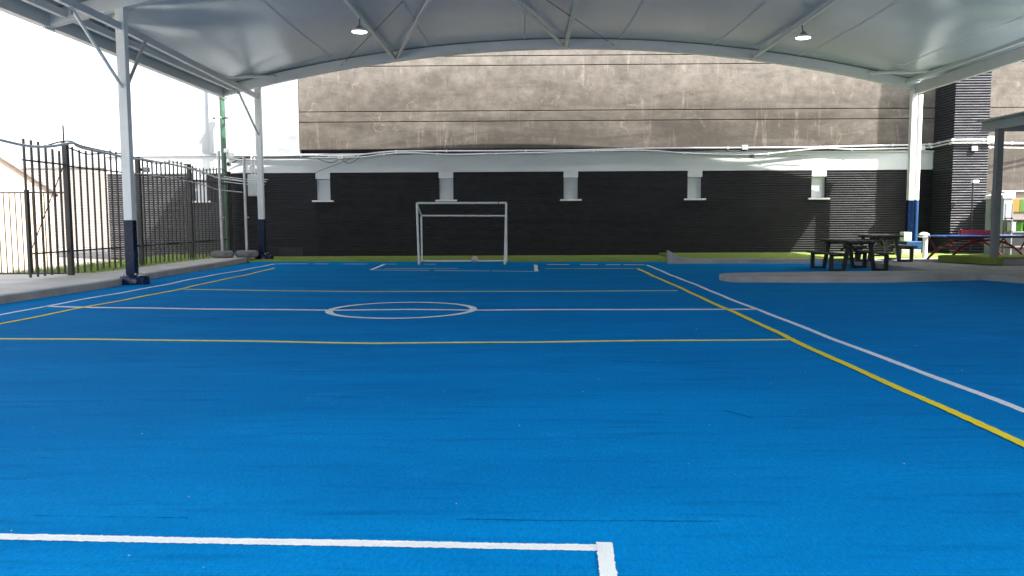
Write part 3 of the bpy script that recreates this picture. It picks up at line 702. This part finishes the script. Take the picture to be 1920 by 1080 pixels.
netpost(-9.88, 29.2, 3.66, 'shorter grey pole standing in a painted tyre next to the far white post', .0)

# ------------------------------------------------------------------ goal and ball
go = thing('football_goal', 'small white tubular football goal with chipped paint and no net', 'goal', (-2.05, 26.7, 0))
A, B = (-3.45, 26.75), (-.66, 26.65); A2, B2 = (-3.50, 27.95), (-.63, 27.85)
gb = lambda n, a, b, r=.036: MB().tube([a, b], r, 10).build(n, 'goal_paint', go)
gb('front_post', (*A, 0.0), (A[0] - .04, A[1], 1.98)); gb('front_post', (*B, 0.0), (B[0] + .06, B[1], 1.97))
gb('crossbar', (A[0] - .04, A[1], 1.98), (B[0] + .06, B[1], 1.97))
gb('side_bar', (A[0] - .04, A[1], 1.97), (*A2, 1.58), .03); gb('side_bar', (B[0] + .06, B[1], 1.96), (*B2, 1.56), .03)
gb('rear_bar', (*A2, 1.58), (*B2, 1.56), .03); gb('rear_post', (*A2, .03), (*A2, 1.58), .03); gb('rear_post', (*B2, .03), (*B2, 1.56), .03)
gb('ground_bar', (*A2, .045), (*B2, .045), .03); gb('side_ground_bar', (A[0], A[1], .045), (*A2, .045), .03); gb('side_ground_bar', (B[0], B[1], .045), (*B2, .045), .03)
MB().tube([(-.87, 26.66, 1.972), (-.84, 26.66, 1.972)], .039, 10).build('tape_band', 'cable_black', go)
# ball: truncated icosahedron panels
import bmesh
bm = bmesh.new(); bmesh.ops.create_icosphere(bm, subdivisions=1, radius=1)
ICO = [v.co.copy() for v in bm.verts]; bmesh.ops.bevel(bm, geom=bm.verts[:], offset=.36, segments=1, affect='VERTICES', profile=.5)
bmesh.ops.inset_individual(bm, faces=bm.faces[:], thickness=.05, depth=.0)
bmesh.ops.subdivide_edges(bm, edges=bm.edges[:], cuts=1, use_grid_fill=True)
for v in bm.verts: v.co = v.co.normalized() * .112
me = bpy.data.meshes.new('football'); bm.to_mesh(me); bm.free(); me.materials.append(MATS['ball_leather'])
me.polygons.foreach_set('use_smooth', [True] * len(me.polygons))
ball = bpy.data.objects.new('football', me); COL.objects.link(ball); ball.location = (-1.70, 27.68, .118)
tag(ball, 'worn brownish football lying by the ground bar inside the goal', 'ball')

# ------------------------------------------------------------------ picnic tables
def picnic(label):
    t = thing('picnic_table', label, 'table', group='picnic tables on the right of the court')
    tp = None
    for i in range(5):
        x = -.36 + i * .18
        p = MB().box(x - .086, x + .086, -.92, .92, .735, .790).build('plank', 'dark_plank', t, .006, local=True)
    for s in (-1, 1):
        for i in range(2):
            x = s * (.62 + i * .155)
            MB().box(x - .073, x + .073, -.92, .92, .425, .475).build('bench_plank', 'dark_plank', t, .006, local=True)
    for y in (-.62, .62):
        for s in (-1, 1):
            m = MB(); w = .09
            m.bar((s * .77, y, 0), (s * .77, y, .425), w, w); m.build('bench_leg', 'dark_frame', t, .005, local=True)
            m = MB(); m.bar((s * .735, y, .03), (s * .40, y, .03), w, .06); m.build('foot_bar', 'dark_frame', t, .005, local=True)
            m = MB(); m.bar((s * .43, y, .0), (s * .30, y, .735), w, w); m.build('table_leg', 'dark_frame', t, .005, local=True)
            m = MB(); m.bar((s * .35, y, .40), (s * .735, y, .40), .05, .045); m.build('seat_bearer', 'dark_frame', t, .004, local=True)
        m = MB(); m.bar((-.42, y, .71), (.42, y, .71), .05, .045); m.build('top_bearer', 'dark_frame', t, .004, local=True)
    for s in (-1, 1):
        m = MB(); m.bar((s * .05, s * .58, .50), (s * .05, 0, .70), .04, .04); m.build('stay', 'dark_frame', t, local=True)
    return t
t1 = picnic('dark picnic table in shade nearest the rounded concrete tongue'); t1.location = (9.10, 23.4, .0); t1.rotation_euler.z = R(4); t1.scale = (1.0, 1.0, 1.06)
t2 = copy_tree(t1); t2['label'] = 'sunlit dark picnic table standing behind the shaded one on concrete'; t2.location = (10.78, 25.4, .14); t2.rotation_euler.z = R(-9); t2.scale = (1.0, 1.0, 1.0)

# ------------------------------------------------------------------ outdoor table tennis table
pp = thing('tennis_table', 'blue outdoor table tennis table with red net and curved red legs', 'table', (13.62, 25.15, .14), R(5))
for s in (-1, 1):
    h = MB().box(min(s * .006, s * 1.42), max(s * .006, s * 1.42), -.76, .76, .735, .765).build('table_half', 'table_blue', pp, .006, local=True)
    MB().box(min(s * .006, s * 1.41), max(s * .006, s * 1.41), -.01, .01, .7652, .7665).build('marking', 'white_plastic', h, local=True)
    MB().box(min(s * 1.41, s * 1.38), max(s * 1.41, s * 1.38), -.75, .75, .7652, .7665).build('marking', 'white_plastic', h, local=True)
    MB().box(min(s * .05, s * 1.38), max(s * .05, s * 1.38), -.74, -.70, .70, .734).build('apron', 'dark_frame', h, local=True)
net = MB().box(-.012, .012, -.86, .86, .772, .925).build('net_panel', 'red_net', pp, .004, local=True)
for s in (-1, 1): MB().box(-.04, .04, s * .86 - .04, s * .86 + .04, .70, .94).build('net_bracket', 'red_paint', pp, .01, local=True)
for y in (-.52, .52):
    arc = [(-1.24 + 2.48 * i / 24, y, 0.03 + .60 * (1 - abs(-1 + 2 * i / 24) ** 2.3)) for i in range(25)]
    MB().tube(arc, .036, 10).build('arched_leg', 'red_paint', pp, local=True)
    for s in (-1, 1):
        MB().tube([(s * .98, y, .33), (s * 1.22, y, .735)], .026, 8).build('leg_stay', 'red_paint', pp, local=True)
        MB().tube([(s * .62, y, .49), (s * .42, y, .735)], .022, 8).build('leg_stay', 'red_paint', pp, local=True)
for s in (-1, 1): MB().tube([(s * .9, -.52, .39), (s * .9, .52, .39)], .02, 8).build('cross_tube', 'red_paint', pp, local=True)

# ------------------------------------------------------------------ vent pipe, lamp post
vp = thing('vent_pipe', 'white plastic vent pipe with domed cap beside the blue footing', 'pipe', (12.95, 27.0, .14))
MB().tube([(12.95, 27.0, .12), (12.95, 27.0, .80)], .075, 18).build('pipe', 'white_plastic', vp)
MB().lathe([(.10, .80), (.19, .82), (.185, .86), (.14, .93), (.07, .965), (.0, .975)], (12.90, 27.0, .0), 22).build('domed_cap', 'white_plastic', vp)
bx_ = thing('meter_box', 'pale grey meter box standing on the blue footing', 'box', (13.4, 29.35, .6))
MB().box(13.25, 13.53, 29.2, 29.5, .61, .93).build('case', 'cabinet_grey', bx_, .01); MB().box(13.27, 13.51, 29.185, 29.198, .64, .90).build('door', 'conduit_grey', bx_, .004)
lp = thing('lamp_post', 'thin black lamp post with lit head in front of slatted pillar', 'lamp post', (15.85, 29.7, .1))
MB().tube([(15.86, 29.7, .05), (15.84, 29.7, 2.66)], .026, 10).build('shaft', 'cable_black', lp)
MB().box(15.78, 16.0, 29.58, 29.76, 2.661, 2.74).build('head', 'white_plastic', lp, .015)
MB().box(15.80, 15.98, 29.565, 29.578, 2.672, 2.73).build('lens', 'lamp_lit', lp)

# ------------------------------------------------------------------ walkway canopy on the right
wc = thing('walkway_canopy', 'grey steel walkway canopy with square post at the right edge', 'canopy', (13.1, 22.85, .14))
MB().box(12.76, 12.93, 22.76, 22.94, .14, 3.86).build('post', 'canopy_post', wc, .01)
MB().box(12.76, 12.93, 12.76, 12.94, .14, 3.86).build('post', 'canopy_post', wc, .01)
MB().box(12.76, 12.86, -7, 23.6, 3.83, 4.06).build('edge_beam', 'canopy_grey', wc, .008)
MB().box(12.861, 19, 23.5, 23.6, 3.83, 4.06).build('end_beam', 'canopy_grey', wc, .008)
MB().box(12.50, 19, -7, 23.64, 4.062, 4.10).build('roof_sheet', 'canopy_grey', wc)
MB().box(19.0, 19.2, -7, 23.6, .1, 5.6).build('sky_blocking_wall', 'kerb_concrete', wc)  # unseen wall, added to block sky light from the right
for i in range(8): MB().box(12.862, 19, 22.0 - i * 1.6, 22.08 - i * 1.6, 3.90, 4.058).build('rafter', 'canopy_grey', wc)

# ------------------------------------------------------------------ right background
lwv = thing('low_white_wall', 'low white block wall with sloped coping beside the slatted pillar', 'wall', (16.5, 29, 0))
MB().box(16.50, 16.80, 28.9, 30.0, .0, 2.08).build('block', 'block_white', lwv, .01)
m = MB(); m.v = [(16.45, 28.86, 2.083), (16.86, 28.86, 2.083), (16.86, 30.02, 2.083), (16.45, 30.02, 2.083), (16.45, 28.86, 2.20), (16.86, 28.86, 2.30), (16.86, 30.02, 2.30), (16.45, 30.02, 2.20)]
m.f = [(0, 3, 2, 1), (4, 5, 6, 7), (0, 1, 5, 4), (1, 2, 6, 5), (2, 3, 7, 6), (3, 0, 4, 7)]; m.build('coping', 'white_plaster', lwv, .01)
ban = thing('colour_panel_board', 'board of green and yellow panels behind the grey walkway post', 'board', (17, 29.5, 1.5))
MB().box(16.42, 19.5, 29.50, 29.56, 1.35, 2.32).build('backing', 'banner_tan', ban)
for i, x in enumerate((16.46, 16.92, 17.38, 17.84)):
    MB().box(x, x + .45, 29.46, 29.498, 1.62, 2.06).build('panel', ('banner_green', 'banner_yellow')[i % 2], ban, .004)
MB().box(16.40, 19.5, 29.40, 29.62, 2.322, 2.37).build('coping', 'block_white', ban)
rk = thing('storage_rack', 'grey metal storage rack holding a lime box behind the walkway post', 'rack', (17.3, 28.5, .1))
for z in (.42, .92, 1.38): MB().box(16.45, 18.6, 28.3, 28.75, z, z + .04).build('shelf', 'canopy_post', rk)
for x in (16.47, 18.55):
    for y in (28.32, 28.72): MB().box(x - .02, x + .02, y - .02, y + .02, .1, 1.9).build('upright', 'canopy_post', rk)
MB().box(16.45, 18.6, 28.78, 28.82, .1, 1.34).build('back_sheet', 'post_grey', rk)
lm = thing('lime_box', 'lime green plastic box on the middle rack shelf', 'box', (16.8, 28.5, .96)); 
MB().lathe([(.13, .0), (.15, .27), (.165, .275), (.165, .30), (.15, .30)], (16.82, 28.5, .962), 4).build('bin', 'lime_plastic', lm, .01); MB().lathe([(.0, .32), (.17, .302)], (16.82, 28.5, .962), 4).build('lid', 'lime_plastic', lm)
gbx = thing('grey_crate', 'grey crate left of the lime box on the rack', 'crate', (16.55, 28.5, .96))
MB().box(16.50, 16.63, 28.36, 28.66, .962, 1.25).build('crate_body', 'cabinet_grey', gbx, .01); MB().box(16.49, 16.64, 28.35, 28.67, 1.251, 1.28).build('rim', 'grey_steel', gbx)
dk = thing('black_sack', 'lumpy black sack right of the lime box on the rack', 'sack', (17.2, 28.5, .96))
m = MB(); m.lathe([(.0, 0), (.14, .0), (.19, .08), (.17, .2), (.10, .28), (.05, .31), (.06, .34), (.0, .35)], (17.2, 28.5, .962), 14)
m.v = [(x + .02 * math.sin(z * 40 + x * 30), y + .02 * math.cos(z * 33 + y * 25), z) for x, y, z in m.v]; m.build('sack_body', 'cable_black', dk)

# ------------------------------------------------------------------ left background
hs = thing('cream_house', 'cream gabled house seen beyond the low gate', 'house', (-17.6, 26.6, 0), R(31))
m = MB(); hw, hd = 2.1, 5.0
m.v = [(x, y, z) for y in (0, hd) for x, z in ((-hw, -.05), (hw, -.05), (hw, 2.40), (0, 3.95), (-hw, 2.40))]
m.f = [(0, 1, 2, 3, 4), (9, 8, 7, 6, 5), (1, 6, 7, 2), (5, 0, 4, 9), (2, 7, 8, 3), (3, 8, 9, 4)]; m.build('wall', 'house_cream', hs, local=True)
for s_ in (1, -1):
    m = MB(); dx = s_ * (hw + .12); dz = 2.40 - .12 * (1.55 / hw)
    m.v = [(0, -.12, 3.96), (dx, -.12, dz + .01), (dx, hd + .1, dz + .01), (0, hd + .1, 3.96), (0, -.12, 4.03), (dx, -.12, dz + .08), (dx, hd + .1, dz + .08), (0, hd + .1, 4.03)]
    m.f = [(0, 3, 2, 1), (4, 5, 6, 7), (0, 1, 5, 4), (1, 2, 6, 5), (2, 3, 7, 6), (3, 0, 4, 7)]; m.build('roof_slope', 'roof_tile', hs, local=True)
for i in range(4): MB().box(-.35, .35, -.03, -.002, 2.75 + i * .09, 2.80 + i * .09).build('gable_vent', 'white_plaster', hs, local=True)
bw = thing('far_boundary_wall', 'long pale boundary wall far beyond the fence', 'wall', (-30, 45, 0))
MB().box(-60, -18, 45, 45.2, -.05, 4.28).build('wall_face', 'pink_render', bw); MB().box(-60, -17.95, 44.95, 45.25, 4.281, 4.35).build('coping', 'kerb_concrete', bw)
